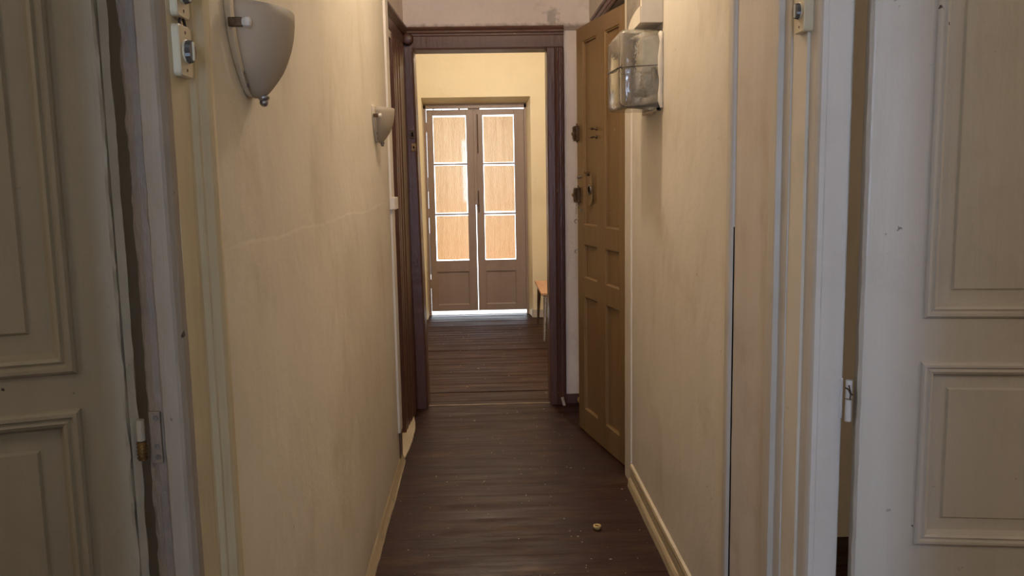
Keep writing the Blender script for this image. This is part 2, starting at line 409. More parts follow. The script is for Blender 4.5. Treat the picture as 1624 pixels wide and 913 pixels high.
# far room
wallset('wall_far', [(-2.3, -.60, YF, 9.6, 0, CEIL), (.525, 2.3, YF, 9.6, 0, CEIL), (-.60, .525, YF, 9.6, 2.315, CEIL)], 'wall_far', 'cream far wall with the deep reveal of the glazed double door')
bm = BM()
def hexa(bm, P):
    v = [bm.verts.new(p) for p in P]
    for f in ((0, 3, 2, 1), (4, 5, 6, 7), (0, 1, 5, 4), (1, 2, 6, 5), (2, 3, 7, 6), (3, 0, 4, 7)): bm.faces.new([v[i] for i in f])
hexa(bm, [(-.60, YF+.001, 2.316), (.53, YF+.001, 2.316), (.53, 9.30, 2.316), (-.60, 9.30, 2.316), (-.60, YF+.001, 2.315), (.53, YF+.001, 2.315), (.53, 9.30, 2.262), (-.60, 9.30, 2.262)])
hexa(bm, [(.525, YF+.001, 0), (.53, YF+.001, 0), (.53, 9.30, 0), (.488, 9.30, 0), (.525, YF+.001, 2.315), (.53, YF+.001, 2.315), (.53, 9.30, 2.315), (.488, 9.30, 2.315)])
tag(obj('wall_far_reveal', bm, 'wall_far'), 'splayed plaster reveal of the glazed double door', 'wall', kind='structure')
wallset('wall_far_left', [(-2.4, -2.3, 5.5, 9.6, 0, CEIL), (-2.3, -.62, 5.56, 5.64, 0, CEIL)], 'wall_far', 'left walls of the far room')
wallset('wall_far_right', [(2.3, 2.4, 5.5, 9.6, 0, CEIL), (.80, 2.3, 5.56, 5.64, 0, CEIL)], 'wall_far', 'right walls of the far room')
wallset('ceiling', [(-3.1, 3.5, -3.2, 9.7, CEIL, CEIL+.1)], 'ceiling', 'white ceiling over corridor and rooms', 'ceiling')

# floor: sub-base plus single boards laid across the corridor
fl = empty('floor', (0, 0, 0), 0, 'dark brown varnished boards laid across the corridor and the far room', 'floor', kind='structure')
box('floor_base', (-3.1, 3.5, -3.2, 9.6, -.08, -.022), 'black', fl)
box('near_floor', (-3.0, 3.4, -3.1, 2.395, -.022, 0), 'floor', fl)
box('side_floor', (.81, 3.4, 2.395, 3.35, -.022, 0), 'floor', fl)
box('side_floor', (-3.0, -.61, 2.395, 3.35, -.022, 0), 'floor', fl)
y = 2.40; i = 0; RB = random.Random(4)
boards = []
while y < 9.25:
    wd = RB.choice((.088, .095, .102)) if y < 5.5 else RB.choice((.10, .115, .13))
    if y < 5.52 < y + wd + .03: wd = 5.52 - y
    boards.append((y, min(y + wd, 9.27))); y += wd
def board(x0, x1, y0, y1, g, dz, tw, cup):
    bm = BM(); nx = 9; rows = []; bv = .0034 if y0 > 5.5 else .0005
    for k in range(nx):
        x = x0 + (x1-x0)*k/(nx-1)
        wv = .0012*vn(x*2.1+y0*7, 3)
        zz = dz + tw*(x-x0) + .0008*vn(x*1.7 + y0*5, 9)
        rows.append([bm.verts.new(p) for p in ((x, y0+g+wv, -.022), (x, y0+g+wv, zz-bv+cup), (x, y0+g+.003+wv, zz+cup), (x, (y0+y1)/2, zz), (x, y1-g-.003+wv, zz+cup*.6), (x, y1-g+wv, zz-bv), (x, y1-g+wv, -.022))])
    for A, B in zip(rows, rows[1:]):
        for q in range(7): bm.faces.new((A[q], A[(q+1) % 7], B[(q+1) % 7], B[q]))
    bm.faces.new(rows[0]); bm.faces.new(rows[-1]); return bm
for (y0, y1) in boards:
    far = y0 > 5.5
    x0, x1 = (-2.3, 2.3) if far else (-.60, .80)
    if not far and 4.1 < y0: x0, x1 = (-.62, 1.7)
    g = RB.uniform(.0008, .0030) if far else RB.uniform(.0001, .00035)
    o = obj('floor_board', board(x0, x1, y0, y1, g, RB.uniform(-.0012, .0004)*(1.6 if far else .2) - (.004 if far else 0), RB.uniform(-.0008, .0008)*(1 if far else .3), RB.uniform(-.0003, .0008)*(1 if far else .15)), 'floor', fl)
# worn light strip where the two floors meet
bm = BM(); rows = []
for k in range(41):
    x = -.385 + .83*k/40; yy = 5.512 + .006*vn(x*9, 3); ww = .0045 + .003*vn(x*30, 5)
    rows.append([bm.verts.new(p) for p in ((x, yy-ww, .0005), (x, yy, .0035), (x, yy+ww, .0005))])
for A, B in zip(rows, rows[1:]):
    for q in range(2): bm.faces.new((A[q], A[q+1], B[q+1], B[q]))
tag(obj('trim_9', bm, 'cement'), 'thin pale worn strip across the floor under the dark brown door frame', 'threshold', kind='structure')
# cement threshold of the left side doorway
pts = [(-.60, 4.425)]; 
for k in range(21):
    f = k/20; yy = 4.425 + .90*f; e = -.446 + .018*sin(min(f*1.15, 1)*pi)**.8 - .012*max(0, f-.75)/.25 + .0025*vn(k*1.3, 4)
    pts.append((e, yy))
pts.append((-.60, 5.355))
tag(obj('cement_patch', prism(pts, 0, .009), 'cement', bevel=.002), 'beige cement patch on the floor at the foot of the left side doorway', 'threshold')

# baseboards
bbp = [(.70, .112), (.690, .108), (.686, .098), (.688, .086), (.693, .080), (.690, .074), (.690, .044), (.686, .040), (.680, .030), (.676, 0), (.70, 0)]
tag(obj('baseboard_right', prism(bbp, 2.40, 3.95, 40, [0]+[.0012]*9+[0], axis='Y', freq=9), 'bboard'), 'cream moulded baseboard along the right corridor wall', 'baseboard', kind='structure')
bbl = [(-.456, .060), (-.452, .052), (-.447, .030), (-.440, .006), (-.436, 0), (-.456, 0)]
tag(obj('baseboard_left', prism(bbl, 1.5, 4.41, 60, [0, .002, .003, .003, .003, 0], axis='Y', freq=7), 'bboard'), 'thin beige plaster fillet along the foot of the left corridor wall', 'baseboard', kind='structure')
box('x', (0.695, .70, 5.1, 5.5, 0, .1), 'dark'); bpy.data.objects['x'].name = 'baseboard_vestibule'
tag(bpy.data.objects['baseboard_vestibule'], 'dark brown baseboard behind the open brown door', 'baseboard', kind='structure')
tag(obj('baseboard_end', prism([(.53, 5.50), (.53, 5.488), (.62, 5.484), (.70, 5.487), (.70, 5.50)], 0, .062, 3, [0, .001, .003, .001, 0]), 'dark'), 'low dark brown baseboard at the foot of the end wall beside the frame', 'baseboard', kind='structure')
bm = bx(BM(), .528, 2.3, 8.955, 8.97, 0, .085); bx(bm, .512, .528, 8.955, 9.24, 0, .085)
tag(obj('baseboard_far', bm, 'casing_r', bevel=.003), 'pale baseboard of the far room right of the glazed double door', 'baseboard', kind='structure')

# ------------------------------------------------------------------ near left door frame (seen in plan as s = x / y)
Lp = [(-.4565, 1.500), (-.440, 1.462), (-.4285, 1.412), (-.431, 1.395), (-.4385, 1.378), (-.4395, 1.370), (-.4455, 1.358), (-.4465, 1.350),
      (-.4460, 1.345), (-.4475, 1.282), (-.4500, 1.268), (-.4560, 1.2585), (-.4600, 1.2560), (-.4845, 1.2570), (-.4870, 1.2620), (-.5140, 1.2630), (-.5150, 1.285), (-.4565, 1.285)]
La = [0, 0, .0008, .0008, .0008, .0008, .0006, .0006, .0006, .0005, .0006, .0008, .0008, .0012, .002, .0025, 0, 0]
t1 = empty('trim_1', (-.47, 1.3, 0), 0, 'cream moulded casing with worn grey jamb of the near left doorway', 'door frame', kind='structure')
def child(o, par):
    o.parent = par; o.matrix_parent_inverse = Matrix.Translation(par.location).inverted(); return o
def cprism(name, *a, mat='casing', par=None, smooth=False, **k):
    return child(obj(name, prism(*a, **k), mat, smooth=smooth), par)
cprism('casing', Lp[:10] + [(-.4565, 1.282)], 0, 2.34, 240, La[:10] + [0], par=t1, mat='casing')
cprism('jamb', [(-.4475, 1.282), (-.4500, 1.268), (-.4555, 1.2592), (-.4600, 1.2562), (-.4825, 1.2568), (-.4840, 1.2600), (-.4840, 1.285), (-.4565, 1.285)], 0, 2.30, 420, [.0005, .0006, .0006, .0006, .0014, .0012, 0, 0], par=t1, mat='jamb_s', freq=16)
cprism('rebate', [(-.4835, 1.2615), (-.4870, 1.2635), (-.4960, 1.2615), (-.5050, 1.2625), (-.5085, 1.2650), (-.5095, 1.285), (-.4835, 1.285)], 0, 2.30, 520, [0, .0014, .0014, .0018, .0034, 0, 0], par=t1, mat='jamb_l', freq=24)
# ------------------------------------------------------------------ near right door frame
t2 = empty('trim_2', (.70, 1.9, 0), 0, 'pale moulded casing and bluish white jamb of the near right doorway', 'door frame', kind='structure')
Rp = [(.705, 2.030), (.690, 2.026), (.6825, 2.016), (.6815, 1.975), (.6825, 1.967), (.6945, 1.965), (.6955, 1.960), (.6955, 1.929), (.6970, 1.925), (.7060, 1.924), (.7070, 1.921), (.7070, 1.915),
      (.7065, 1.905), (.7065, 1.815), (.7060, 1.800), (.7085, 1.790), (.7120, 1.7855), (.7120, 1.84), (.708, 1.84)]
cprism('casing', Rp, 0, 2.34, 160, [0]+[.0005]*(len(Rp)-3)+[0, 0], par=t2, mat='casing_r')
cprism('jamb', [(.7121, 1.7855), (.722, 1.7850), (.7235, 1.7865), (.725, 1.7850), (.7745, 1.7855), (.776, 1.789), (.776, 1.84), (.7121, 1.84)], 0, 2.30, 200, [0, .0005, .0004, .0005, .001, .001, 0, 0], par=t2, mat='jamb_r')
# wide painted board with cover bead between casing and wall
cprism('cover_board', [(.7000, 2.029), (.6975, 2.029), (.6970, 2.329), (.7000, 2.329)], 0, 2.34, 120, [0, .0007, .0007, 0], par=t2, mat='board_r', seed=4)
cprism('cover_bead', [(.7000, 2.332), (.6920, 2.334), (.6865, 2.338), (.6845, 2.345), (.6850, 2.372), (.6875, 2.380), (.7000, 2.388)], 0, 2.34, 160, [0, .0006, .0007, .0007, .0007, .0006, 0], par=t2, mat='casing_r', seed=8)
# dark joint left open between board and bead, widening downwards
bm = BM(); rows = []
for k in range(200):
    z = 1.35*k/199; ww = (.0026 + .0020*vn(z*20, 2))*(1 - z/1.35)**.7
    rows.append([bm.verts.new(p) for p in ((.6968, 2.3285-max(ww, .0003), z), (.6945, 2.3322, z))])
for A, B in zip(rows, rows[1:]): bm.faces.new((A[0], A[1], B[1], B[0]))
child(obj('open_joint', bm, 'black'), t2)

# ------------------------------------------------------------------ panelled door leaves
def leaf(name, label, P, d, sg, W, z0, z1, th, us, rails, mat, mould, dep, field, rise, panelmat=None, cuts=None, edge=0, mids=()):
    """us: panel columns [(u0,u1)], rails: panel rows [(z0,z1)]; stiles and rails are cut from them"""
    root = empty(name, (P[0], P[1], 0), math.atan2(d[1], d[0]), label, 'door', kind='structure')
    y0, y1 = 0, -sg*th
    prev = 0
    cols = []
    for a, b in list(us) + [(W, W)]:
        cols.append((prev, a)); prev = b
    for k, (a, b) in enumerate(cols):
        if edge and k == 0:
            pts = [(a, y0-sg*th), (a-.001, y0-sg*.012), (a+.004, y0-sg*.001), (a+.008, y0), (b, y0), (b, y0-sg*th)]
            obj('stile', prism(pts, z0, z1, 260, [edge*.5, edge*1.2, edge, edge*.3, 0, 0], freq=18), mat, root)
        else:
            lo, hi = (z0, z1)
            if 0 < k < len(cols)-1:
                for (ra, rb) in rails: obj('stile', bx(BM(), a, b, y0, y1, ra, rb), mat, root)
                continue
            obj('stile', bx(BM(), a, b, y0, y1, lo, hi), mat, root, bevel=.002)
    prevz = z0
    ua, ub = cols[0][1], cols[-1][0]
    for a, b in list(rails) + [(z1, z1)]:
        if a - prevz > .001: obj('rail', bx(BM(), ua, ub, y0, y1, prevz, a), mat, root)
        prevz = b
    for j, (a, b) in enumerate(us):
        for i, (c, e) in enumerate(rails):
            if cuts and (i in cuts): continue
            p = obj('panel', raised_panel(BM(), a, b, c, e, sg, dep, field, rise, th*.7), panelmat or mat, root)
            obj('panel_moulding', frame_sweep(BM(), a, b, c, e, mould, sg), mat, p)
    return root
LD = Vector((-.956, -.29)).normalized(); RD = Vector((.99, -.139)).normalized()
d1 = leaf('door_1', 'ivory panelled door leaf standing ajar at the left edge, hung on the worn grey jamb', (-.530, 1.251), LD, 1, .78, .012, 2.28, .036,
          [(.066, .727)], [(.20, 1.174), (1.229, 2.16)], 'door_l', BOLECTION, .013, .062, .006, edge=.003)
# cut-back hinge edge strip facing the viewer
obj('hinge_edge', prism([(-.0100, -.006), (-.0095, -.009), (.000, -.034), (.001, -.001)], .012, 2.28, 300, [.0020, .0020, 0, 0], freq=20), 'door_l', d1)
d2 = leaf('door_2', 'white panelled door leaf standing open at the right edge, bluish in the daylight', (.80, 1.752), RD, -1, .80, .012, 2.28, .040,
          [(.125, .675)], [(.16, .60), (.691, 1.093), (1.19, 2.14)], 'door_r', BOLECTION, .013, .060, .007, edge=.0012)
# brown entrance door
BD = Vector((.571-.72, 4.875-4.172)).normalized()
d3 = leaf('door_3', 'tan brown six-panel entrance door standing open beside the end wall', (.718, 4.172), BD, 1, .785, .006, 2.315, .042,
          [(.120, .330), (.453, .680)], [(.140, .810), (.912, 1.110), (1.216, 2.235)], 'brown', FLATMOULD, .014, 0, 0)

def hinge(name, root, mat, u, y, z0, z1, r, plate=None, pm=None):
    h = obj(name, BM(), mat, root)
    bm = BM(); n = 3
    for k in range(n):
        a = z0 + (z1-z0)*k/n; b = z0 + (z1-z0)*(k+1)/n - .0015
        cyl(bm, (u, y, a), (u, y, b), r, n=12)
    me = h.data; bm.to_mesh(me); bm.free()
    if plate:
        p = obj('hinge_plate', bx(BM(), *plate), pm or mat, root, bevel=.0008)
        return h, p
    return h
# hinges of the near doors (on the jambs)
hg = empty('hinge', (-.50, 1.256, 1.08), 0); hg.parent = t1; hg.matrix_parent_inverse = Matrix.Translation(t1.location).inverted()
bpy.data.objects.remove(hg)
def jamb_hinge(par, boxp, knz, kx, ky, r, screws, pmat, kmat, mirror=1):
    pl = child(obj('hinge', bx(BM(), *boxp), pmat, bevel=.001), par)
    for (za, zb, m) in knz:
        k = child(obj('knuckle', cyl(BM(), (kx, ky, za), (kx, ky, zb), r, n=14), m, smooth=False), par)
    return pl
jamb_hinge(t1, (-.506, -.489, 1.2575, 1.266, 1.080, 1.160), [(1.118, 1.150, 'door_l'), (1.088, 1.1165, 'brass')], -.5165, 1.252, .0062, [], 'jamb_l', 'brass')
for z in (1.090, 1.106, 1.150): child(obj('screw', cyl(BM(), (-.4955, 1.2566, z), (-.4955, 1.260, z), .0042, n=16), 'screw'), t1)
for q in range(5): child(obj('hinge_ring', lathe(BM(), [(.0055, -.0021), (.0075, -.0008), (.0075, .0008), (.0055, .0021)], (-.5165, 1.252, 1.0915+.0056*q), n=14), 'brass'), t1)
jamb_hinge(t2, (.771, .7775, 1.7835, 1.80, .962, 1.052), [(1.010, 1.050, 'jamb_r'), (.958, 1.006, 'jamb_r')], .787, 1.775, .0072, [], 'jamb_r', 'jamb_r')
bm = BM(); tube(bm, [(.776, 1.770, 1.034), (.783, 1.767, 1.030), (.786, 1.766, 1.022), (.792, 1.767, 1.018)], .0018); tube(bm, [(.783, 1.766, 1.040), (.787, 1.765, 1.022), (.786, 1.766, 1.008)], .0015)
child(obj('hinge_pin', bm, 'iron'), t2)

# ---- brown door ironmongery (local u along the leaf, +y towards the corridor)
for (za, zb) in ((.15, .235), (1.03, 1.115), (2.02, 2.10)):
    hinge('hinge', d3, 'iron', .000, .006, za, zb, .0065)
def lock(z, w=.07, h=.055):
    k = obj('rim_lock', bx(BM(), .785-w*.55, .797, 0, .020, z-h/2, z+h/2), 'iron', d3, bevel=.003)
    obj('lock_plate', bx(BM(), .785-w*.35, .785-w*.15, .020, .032, z-h*.38, z+h*.42), 'iron', k, bevel=.002)
    bm = lathe(BM(), [(.0, .0), (.012, 0), (.013, .008), (.008, .012), (.012, .020), (.013, .028), (.009, .034), (0, .036)], (0, 0, 0), 'X', 14)
    kb = obj('lock_bolt', bm, 'brass', k, smooth=True); kb.location = (.795, .010, z)
    obj('screw', cyl(BM(), (.785-w*.4, .010, z+h/2), (.785-w*.4, .012, z+h/2+.012), .004), 'iron', k)
    obj('screw', cyl(BM(), (.785-w*.4, .010, z-h/2-.010), (.785-w*.4, .012, z-h/2), .004), 'iron', k)
lock(1.735, .075, .085)
lock(1.385, .115, .085)
# brass backplate with keyhole
bm = BM(); n = 28
out = []
for i in range(n):
    a = 2*pi*i/n; out.append((.560 + .038*cos(a)*(1 if sin(a) < 0 else .72), 1.405 + (.072 if sin(a) > 0 else .055)*sin(a) + (.03 if sin(a) > .0 else -.02)))
A = [bm.verts.new((x, .0, z)) for x, z in out]; B = [bm.verts.new((x, .004, z)) for x, z in out]
for i in range(n): bm.faces.new((A[i], A[(i+1) % n], B[(i+1) % n], B[i]))
bm.faces.new(B)
pl = obj('escutcheon', bm, 'brown', d3); tag(pl, 'painted oval cover plate with a black round hole')
obj('hole_ring', lathe(BM(), [(.020, .004), (.026, .004), (.0245, .010), (.020, .010), (.020, .004)], (.556, 0, 1.418), 'Y', 20), 'steel', pl, smooth=True)
obj('key_hole', cyl(BM(), (.556, .0035, 1.418), (.556, .0095, 1.418), .0205, n=20), 'black', pl)
for z in (1.743, 1.700):   # two pegs
    bm = lathe(BM(), [(0, 0), (.010, 0), (.010, .004), (.005, .008), (.005, .024), (.008, .028), (.008, .033), (0, .035)], (.450, 0, z), 'Y', 12)
    cyl(bm, (.450, .024, z), (.500, .030, z+.004), .0035, .001, n=8)
    obj('peg', bm, 'iron', d3, smooth=True)
bm = BM(); cyl(bm, (.572, 0, 1.505), (.572, .016, 1.505), .012, n=12); cyl(bm, (.572, .012, 1.505), (.61, .014, 1.512), .004, n=8)
obj('latch_knob', bm, 'iron', d3)
for q in ((.75, 1.485), (.715, 1.49), (.71, 1.30)): obj('screw', cyl(BM(), (q[0], 0, q[1]), (q[0], .013, q[1]), .006), 'steel', d3)
for (z, s) in ((1.245, 1), (1.070, .9)):
    bm = BM(); tube(bm, [(.770, .0, z), (.772, .014, z), (.782, .020, z-.008*s), (.790, .016, z-.018*s), (.786, .008, z-.024*s)], .0028)
    obj('chain_hook', bm, 'steel', d3)
# chain under the lower lock
bm = BM()
for k in range(5):
    c = (.765 + .002*k, .012, 1.345 - .015*k)
    tube(bm, [(c[0] + .004*cos(a)*(k % 2), c[1] + .004*cos(a)*((k+1) % 2), c[2] + .009*sin(a)) for a in [2*pi*q/10 for q in range(11)]], .0012, 6)
obj('door_chain', bm, 'steel', d3)

# near edge lining of the brown door's doorway: narrow white board
tag(obj('trim_3', prism([(.700, 3.955), (.693, 3.957), (.692, 4.10), (.697, 4.145), (.700, 4.145)], 0, 2.36, 80, [0, .0012, .0012, .0008, 0]), 'white'), 'narrow white upright board on the wall behind the hinges of the brown door', 'door frame', kind='structure')
# moulded brown head casing over that doorway
hc = [(.700, 2.358), (.690, 2.358), (.686, 2.366), (.689, 2.378), (.684, 2.384), (.684, 2.404), (.688, 2.410), (.682, 2.418), (.680, 2.432), (.688, 2.442), (.700, 2.443)]
tag(obj('trim_4', prism(hc, 4.12, 5.30, 60, [0]+[.0012]*9+[0], axis='Y'), 'dark'), 'brown moulded head casing above the open brown door', 'door frame', kind='structure')
cj = [(.700, 4.15), (.800, 4.15), (.800, 4.17), (.735, 4.175)]
# ------------------------------------------------------------------ dark brown frame of the far opening
t5 = empty('trim_5', (0, YE, 0), 0, 'dark brown glossy door frame around the opening to the far room', 'door frame', kind='structure')
lean = (-.011, 0)
# left stile
pl_ = [(-.462, 5.50), (-.462, 5.446), (-.456, 5.440), (-.450, 5.447), (-.446, 5.441), (-.390, 5.441), (-.380, 5.446), (-.378, 5.455), (-.378, 5.64), (-.41, 5.64)]
cprism('stile', pl_, .0, 2.30, 150, [0, .001, .001, .001, .001, .0016, .0016, .001, 0, 0], lean=lean, par=t5, mat='dark', seed=3)
# right stile with its outer mouldings
pr_ = [(.424, 5.64), (.424, 5.472), (.428, 5.466), (.470, 5.466), (.474, 5.472), (.478, 5.466), (.486, 5.462), (.490, 5.468), (.494, 5.468), (.500, 5.458), (.510, 5.458), (.516, 5.466), (.520, 5.466), (.524, 5.458), (.530, 5.460), (.532, 5.50), (.445, 5.50), (.445, 5.64)]
cprism('stile', pr_, 0, 2.29, 120, [0]+[.0009]*14+[0, 0, 0], lean=(.002, 0), par=t5, mat='dark', seed=5)
# head
ph = [(5.50, 2.425), (5.452, 2.425), (5.446, 2.416), (5.452, 2.406), (5.458, 2.402), (5.456, 2.390), (5.464, 2.384), (5.464, 2.374), (5.468, 2.368), (5.468, 2.300), (5.472, 2.288), (5.64, 2.288), (5.64, 2.30), (5.50, 2.30)]
cprism('head', ph, -.462, .534, 60, [0]+[.0012]*10+[0, 0, 0], par=t5, mat='dark_x', axis='X', seed=6)
# round boss in the top left corner
child(obj('corner_boss', lathe(BM(), [(.0, -.050), (.026, -.050), (.031, -.046), (.034, -.038), (.034, -.030), (.038, -.026), (.038, 0)], (-.438, 5.478, 2.352), 'Y', 28), 'dark', smooth=True), t5)
# strike plates on the left stile
sp = child(obj('strike_plate', bx(BM(), -.4395, -.4105, 5.434, 5.441, 1.745, 1.795), 'iron', bevel=.002), t5)
child(obj('strike_hole', bx(BM(), -.431, -.419, 5.4325, 5.436, 1.758, 1.782), 'black'), t5)
sp = child(obj('strike_plate', bx(BM(), -.433, -.404, 5.434, 5.441, 1.665, 1.715), 'brass', bevel=.002), t5)
child(obj('strike_hole', bx(BM(), -.423, -.414, 5.4325, 5.436, 1.682, 1.697), 'black'), t5)
# ------------------------------------------------------------------ dark left side doorway
t6 = empty('trim_6', (-.48, 5.0, 0), 0, 'dark brown moulded casing of the left side doorway next to the end wall', 'door frame', kind='structure')
cs = [(-.62, 4.94), (-.560, 4.90), (-.520, 4.895), (-.478, 4.898), (-.4745, 4.905), (-.4745, 4.955), (-.480, 4.962), (-.4725, 4.970), (-.4715, 5.04), (-.476, 5.050), (-.468, 5.060), (-.466, 5.12), (-.470, 5.128), (-.462, 5.138), (-.4605, 5.22), (-.457, 5.24), (-.4545, 5.30), (-.456, 5.43), (-.47, 5.50), (-.62, 5.50)]
cprism('casing', cs, 0, 2.30, 150, [0, 0]+[.0009]*16+[0, 0], par=t6, mat='dark', seed=11)
hd = [(-.60, 2.27), (-.500, 2.262), (-.486, 2.268), (-.484, 2.300), (-.488, 2.306), (-.480, 2.312), (-.478, 2.372), (-.483, 2.378), (-.472, 2.384), (-.462, 2.396), (-.456, 2.410), (-.456, 2.422), (-.60, 2.424)]
bm = prism(hd, 4.43, 5.46, 50, [0]+[.001]*10+[0, 0], axis='Y')
for v in bm.verts: v.co.x += .036*(v.co.y-4.95) 
child(obj('head', bm, 'dark'), t6)
tag(obj('door_4', bx(BM(), -.615, -.585, 4.52, 4.93, 0.01, 2.265), 'dark'), 'dark brown closed leaf deep in the left side doorway', 'door', kind='structure')
# end of the corridor wall: bare brown edge below, ragged plaster above
tag(obj('trim_7', prism([(-.4560, 4.421), (-.4535, 4.428), (-.456, 4.437), (-.50, 4.437), (-.50, 4.421)], 0, 3.1, 200, [0, .003, .004, 0, 0], freq=9), 'cement'), 'ragged beige plaster edge at the end of the left corridor wall', 'plaster edge', kind='structure')

# ------------------------------------------------------------------ conduit on the end of the left corridor wall
cd = empty('cable_conduit', (-.45, 4.25, .2), 0, 'white plastic cable conduit running up the end of the left wall beside the dark doorway', 'conduit')
child(obj('conduit_run', prism([(-.4555, 4.26), (-.4455, 4.262), (-.4435, 4.270), (-.4435, 4.372), (-.4455, 4.380), (-.4555, 4.382)], .20, 3.14, 40, [0, .0006, .0006, .0006, .0006, 0]), 'pvc'), cd)
child(obj('junction_cover', bx(BM(), -.4555, -.428, 4.245, 4.40, 1.345, 1.405), 'pvc', bevel=.003), cd)
child(obj('wood_plug', bx(BM(), -.4555, -.451, 4.30, 4.42, .0, .19), 'dark'), cd)
tag(bpy.data.objects['wood_plug'], 'dark brown strip below the conduit')

# ------------------------------------------------------------------ wall lamps
def sconce(Y, label, first=None):
    root = empty('wall_lamp', (XL, Y, 1.66), 0, label, 'lamp', 'frosted glass wall lamps on the left corridor wall')
    a, b, H = .128, .078, .165
    prof = [(0.0, 1.0), (.12, .995), (.28, .955), (.42, .885), (.56, .785), (.68, .675), (.78, .54), (.86, .42), (.93, .30), (.975, .20), (1.0, .10)]
    bm = BM(); rings = []
    n = 32
    for t_, f in prof:
        for side in (0,):
            rings.append([(.016 + b*f*sin(pi*i/n)*(1 if f > .2 else 1), -a*f*cos(pi*i/n), H*(1-t_)) for i in range(n+1)])
    V = [[bm.verts.new(p) for p in r] for r in rings]
    for A, B in zip(V, V[1:]):
        for i in range(n): bm.faces.new((A[i], A[i+1], B[i+1], B[i]))
    g = obj('glass_shade', bm, 'frost', root, smooth=True)
    s = g.modifiers.new('thick', 'SOLIDIFY'); s.thickness = .005; s.offset = -1
    # metal back plate, same outline a little wider
    bm = BM(); outl = []
    zz = [0, .12, .28, .42, .56, .68, .78, .86, .93, .975, 1.0]
    pf = [f for _, f in prof]
    for t_, f in zip(zz, pf): outl.append((-a*1.05*f-.002, H*1.02*(1-t_)+.004))
    outl += [(-y_, z_) for y_, z_ in reversed(outl)]
    A = [bm.verts.new((.0005, y_, z_)) for y_, z_ in outl]; B = [bm.verts.new((.011, y_*.985, z_)) for y_, z_ in outl]
    m = len(outl)
    for i in range(m): bm.faces.new((A[i], A[(i+1) % m], B[(i+1) % m], B[i]))
    bm.faces.new(A); bm.faces.new(B)
    obj('back_plate', bm, 'white', root, bevel=.0015)
    # clips, each a dark socket and a faceted glass bead
    for sy in (-1, 1):
        c = obj('shade_clip', bx(BM(), .006, .030, sy*a*1.0-.006, sy*a*1.0+.006, H*.76-.008, H*.76+.008), 'iron', root, bevel=.001)
        bm = lathe(BM(), [(0, -.003), (.0065, -.002), (.0105, .008), (.009, .014), (.004, .016), (0, .0165)], (0, 0, 0), 'X', 8)
        bd = obj('clip_bead', bm, 'pvc', c); bd.location = (.030, sy*(a-.002), H*.76)
    obj('finial', ball(lathe(BM(), [(.0, .010), (.009, .008), (.012, .002), (.008, -.003)], (.030, 0, 0), n=16), (.030, 0, -.007), .0085), 'steel', root, smooth=True)
    for (yy, zz_) in ((-.060, .045), (-.043, .022)): obj('screw', cyl(BM(), (.011, yy, zz_), (.018, yy, zz_), .004, n=10), 'steel', root)
    bm = BM(); cyl(bm, (.011, 0, .03), (.034, 0, .012), .006)
    obj('bracket', bm, 'iron', root)
    return root
sconce(1.735, 'near frosted glass wall lamp, large at the upper left, shadow below it')
sm = sconce(3.80, 'far frosted glass wall lamp beside the white conduit and dark doorway')

sm.scale = (.9, .9, .9); sm.location.z = 1.652
# ------------------------------------------------------------------ rotary switches
def switch(loc, sx, label, group=None, dims=(.056, .078), T=.011):
    """plate lies in the YZ plane, knob points to sx"""
    root = empty('rotary_switch', loc, 0, label, 'switch', group)
    w_, h_ = dims[0]/2, dims[1]/2
    pts = []
    for cx, cz, a0 in ((w_-.008, h_-.008, 0), (-w_+.008, h_-.008, 90), (-w_+.008, -h_+.008, 180), (w_-.008, -h_+.008, 270)):
        for q in range(5):
            a = radians(a0 + 22.5*q); pts.append((cx+.008*cos(a), cz+.008*sin(a)))
    bm = BM()
    R_ = [[bm.verts.new((sx*x_, y_*k, z_*k)) for y_, z_ in pts] for x_, k in ((0, 1), (T-.002, 1), (T, .95))]
    m = len(pts)
    for A, B in zip(R_, R_[1:]):
        for i in range(m): bm.faces.new((A[i], A[(i+1) % m], B[(i+1) % m], B[i]))
    bm.faces.new(R_[0]); bm.faces.new(R_[-1])
    obj('plate', bm, 'plastic', root)
    bm = lathe(BM(), [(.0175, T), (.0175, T+.002), (.016, T+.003), (0, T+.003)], axis='X', n=28)
    if sx < 0:
        for v in bm.verts: v.co.x *= -1
    obj('collar', bm, 'plastic', root)
    bm = BM(); n = 24; A = []; B = []
    for i in range(n):
        a = 2*pi*i/n; rr = .0165 if i % 2 else .0178
        A.append(bm.verts.new((sx*(T+.003), rr*cos(a), rr*sin(a)))); B.append(bm.verts.new((sx*(T+.010), rr*.9*cos(a), rr*.9*sin(a))))
    for i in range(n): bm.faces.new((A[i], A[(i+1) % n], B[(i+1) % n], B[i]))
    bm.faces.new(B)
    kn = obj('knob', bm, 'knob', root)
    obj('knob_bar', bx(BM(), sx*(T+.008), sx*(T+.0125), -.003, .003, -.014, .014), 'plastic', kn, bevel=.0015)
    for zz in (-h_*.72, h_*.72): obj('screw', cyl(BM(), (sx*(T-.001), 0, zz), (sx*(T+.0006), 0, zz), .0026, n=10), 'iron', root)
    return root
GS = 'ivory rotary switches on the door casings'
switch((-.4475, 1.325, 1.693), 1, 'lower ivory rotary switch on the left casing, seen whole', GS, (.055, .076))
switch((-.4475, 1.325, 1.779), 1, 'upper ivory rotary switch on the left casing, cut by the top edge', GS, (.055, .076))
switch((.7070, 1.855, 1.838), -1, 'ivory rotary switch high on the right casing', GS, (.055, .092), .020)
bm = BM(); tube(bm, [(-.440, 1.325 + .012*cos(a), 1.731 + .011*sin(a)) for a in [pi*q/10 for q in range(11)]], .0022)
tag(obj('cable_loop', bm, 'wire'), 'short dark loop of cable between the two left switches', 'cable')

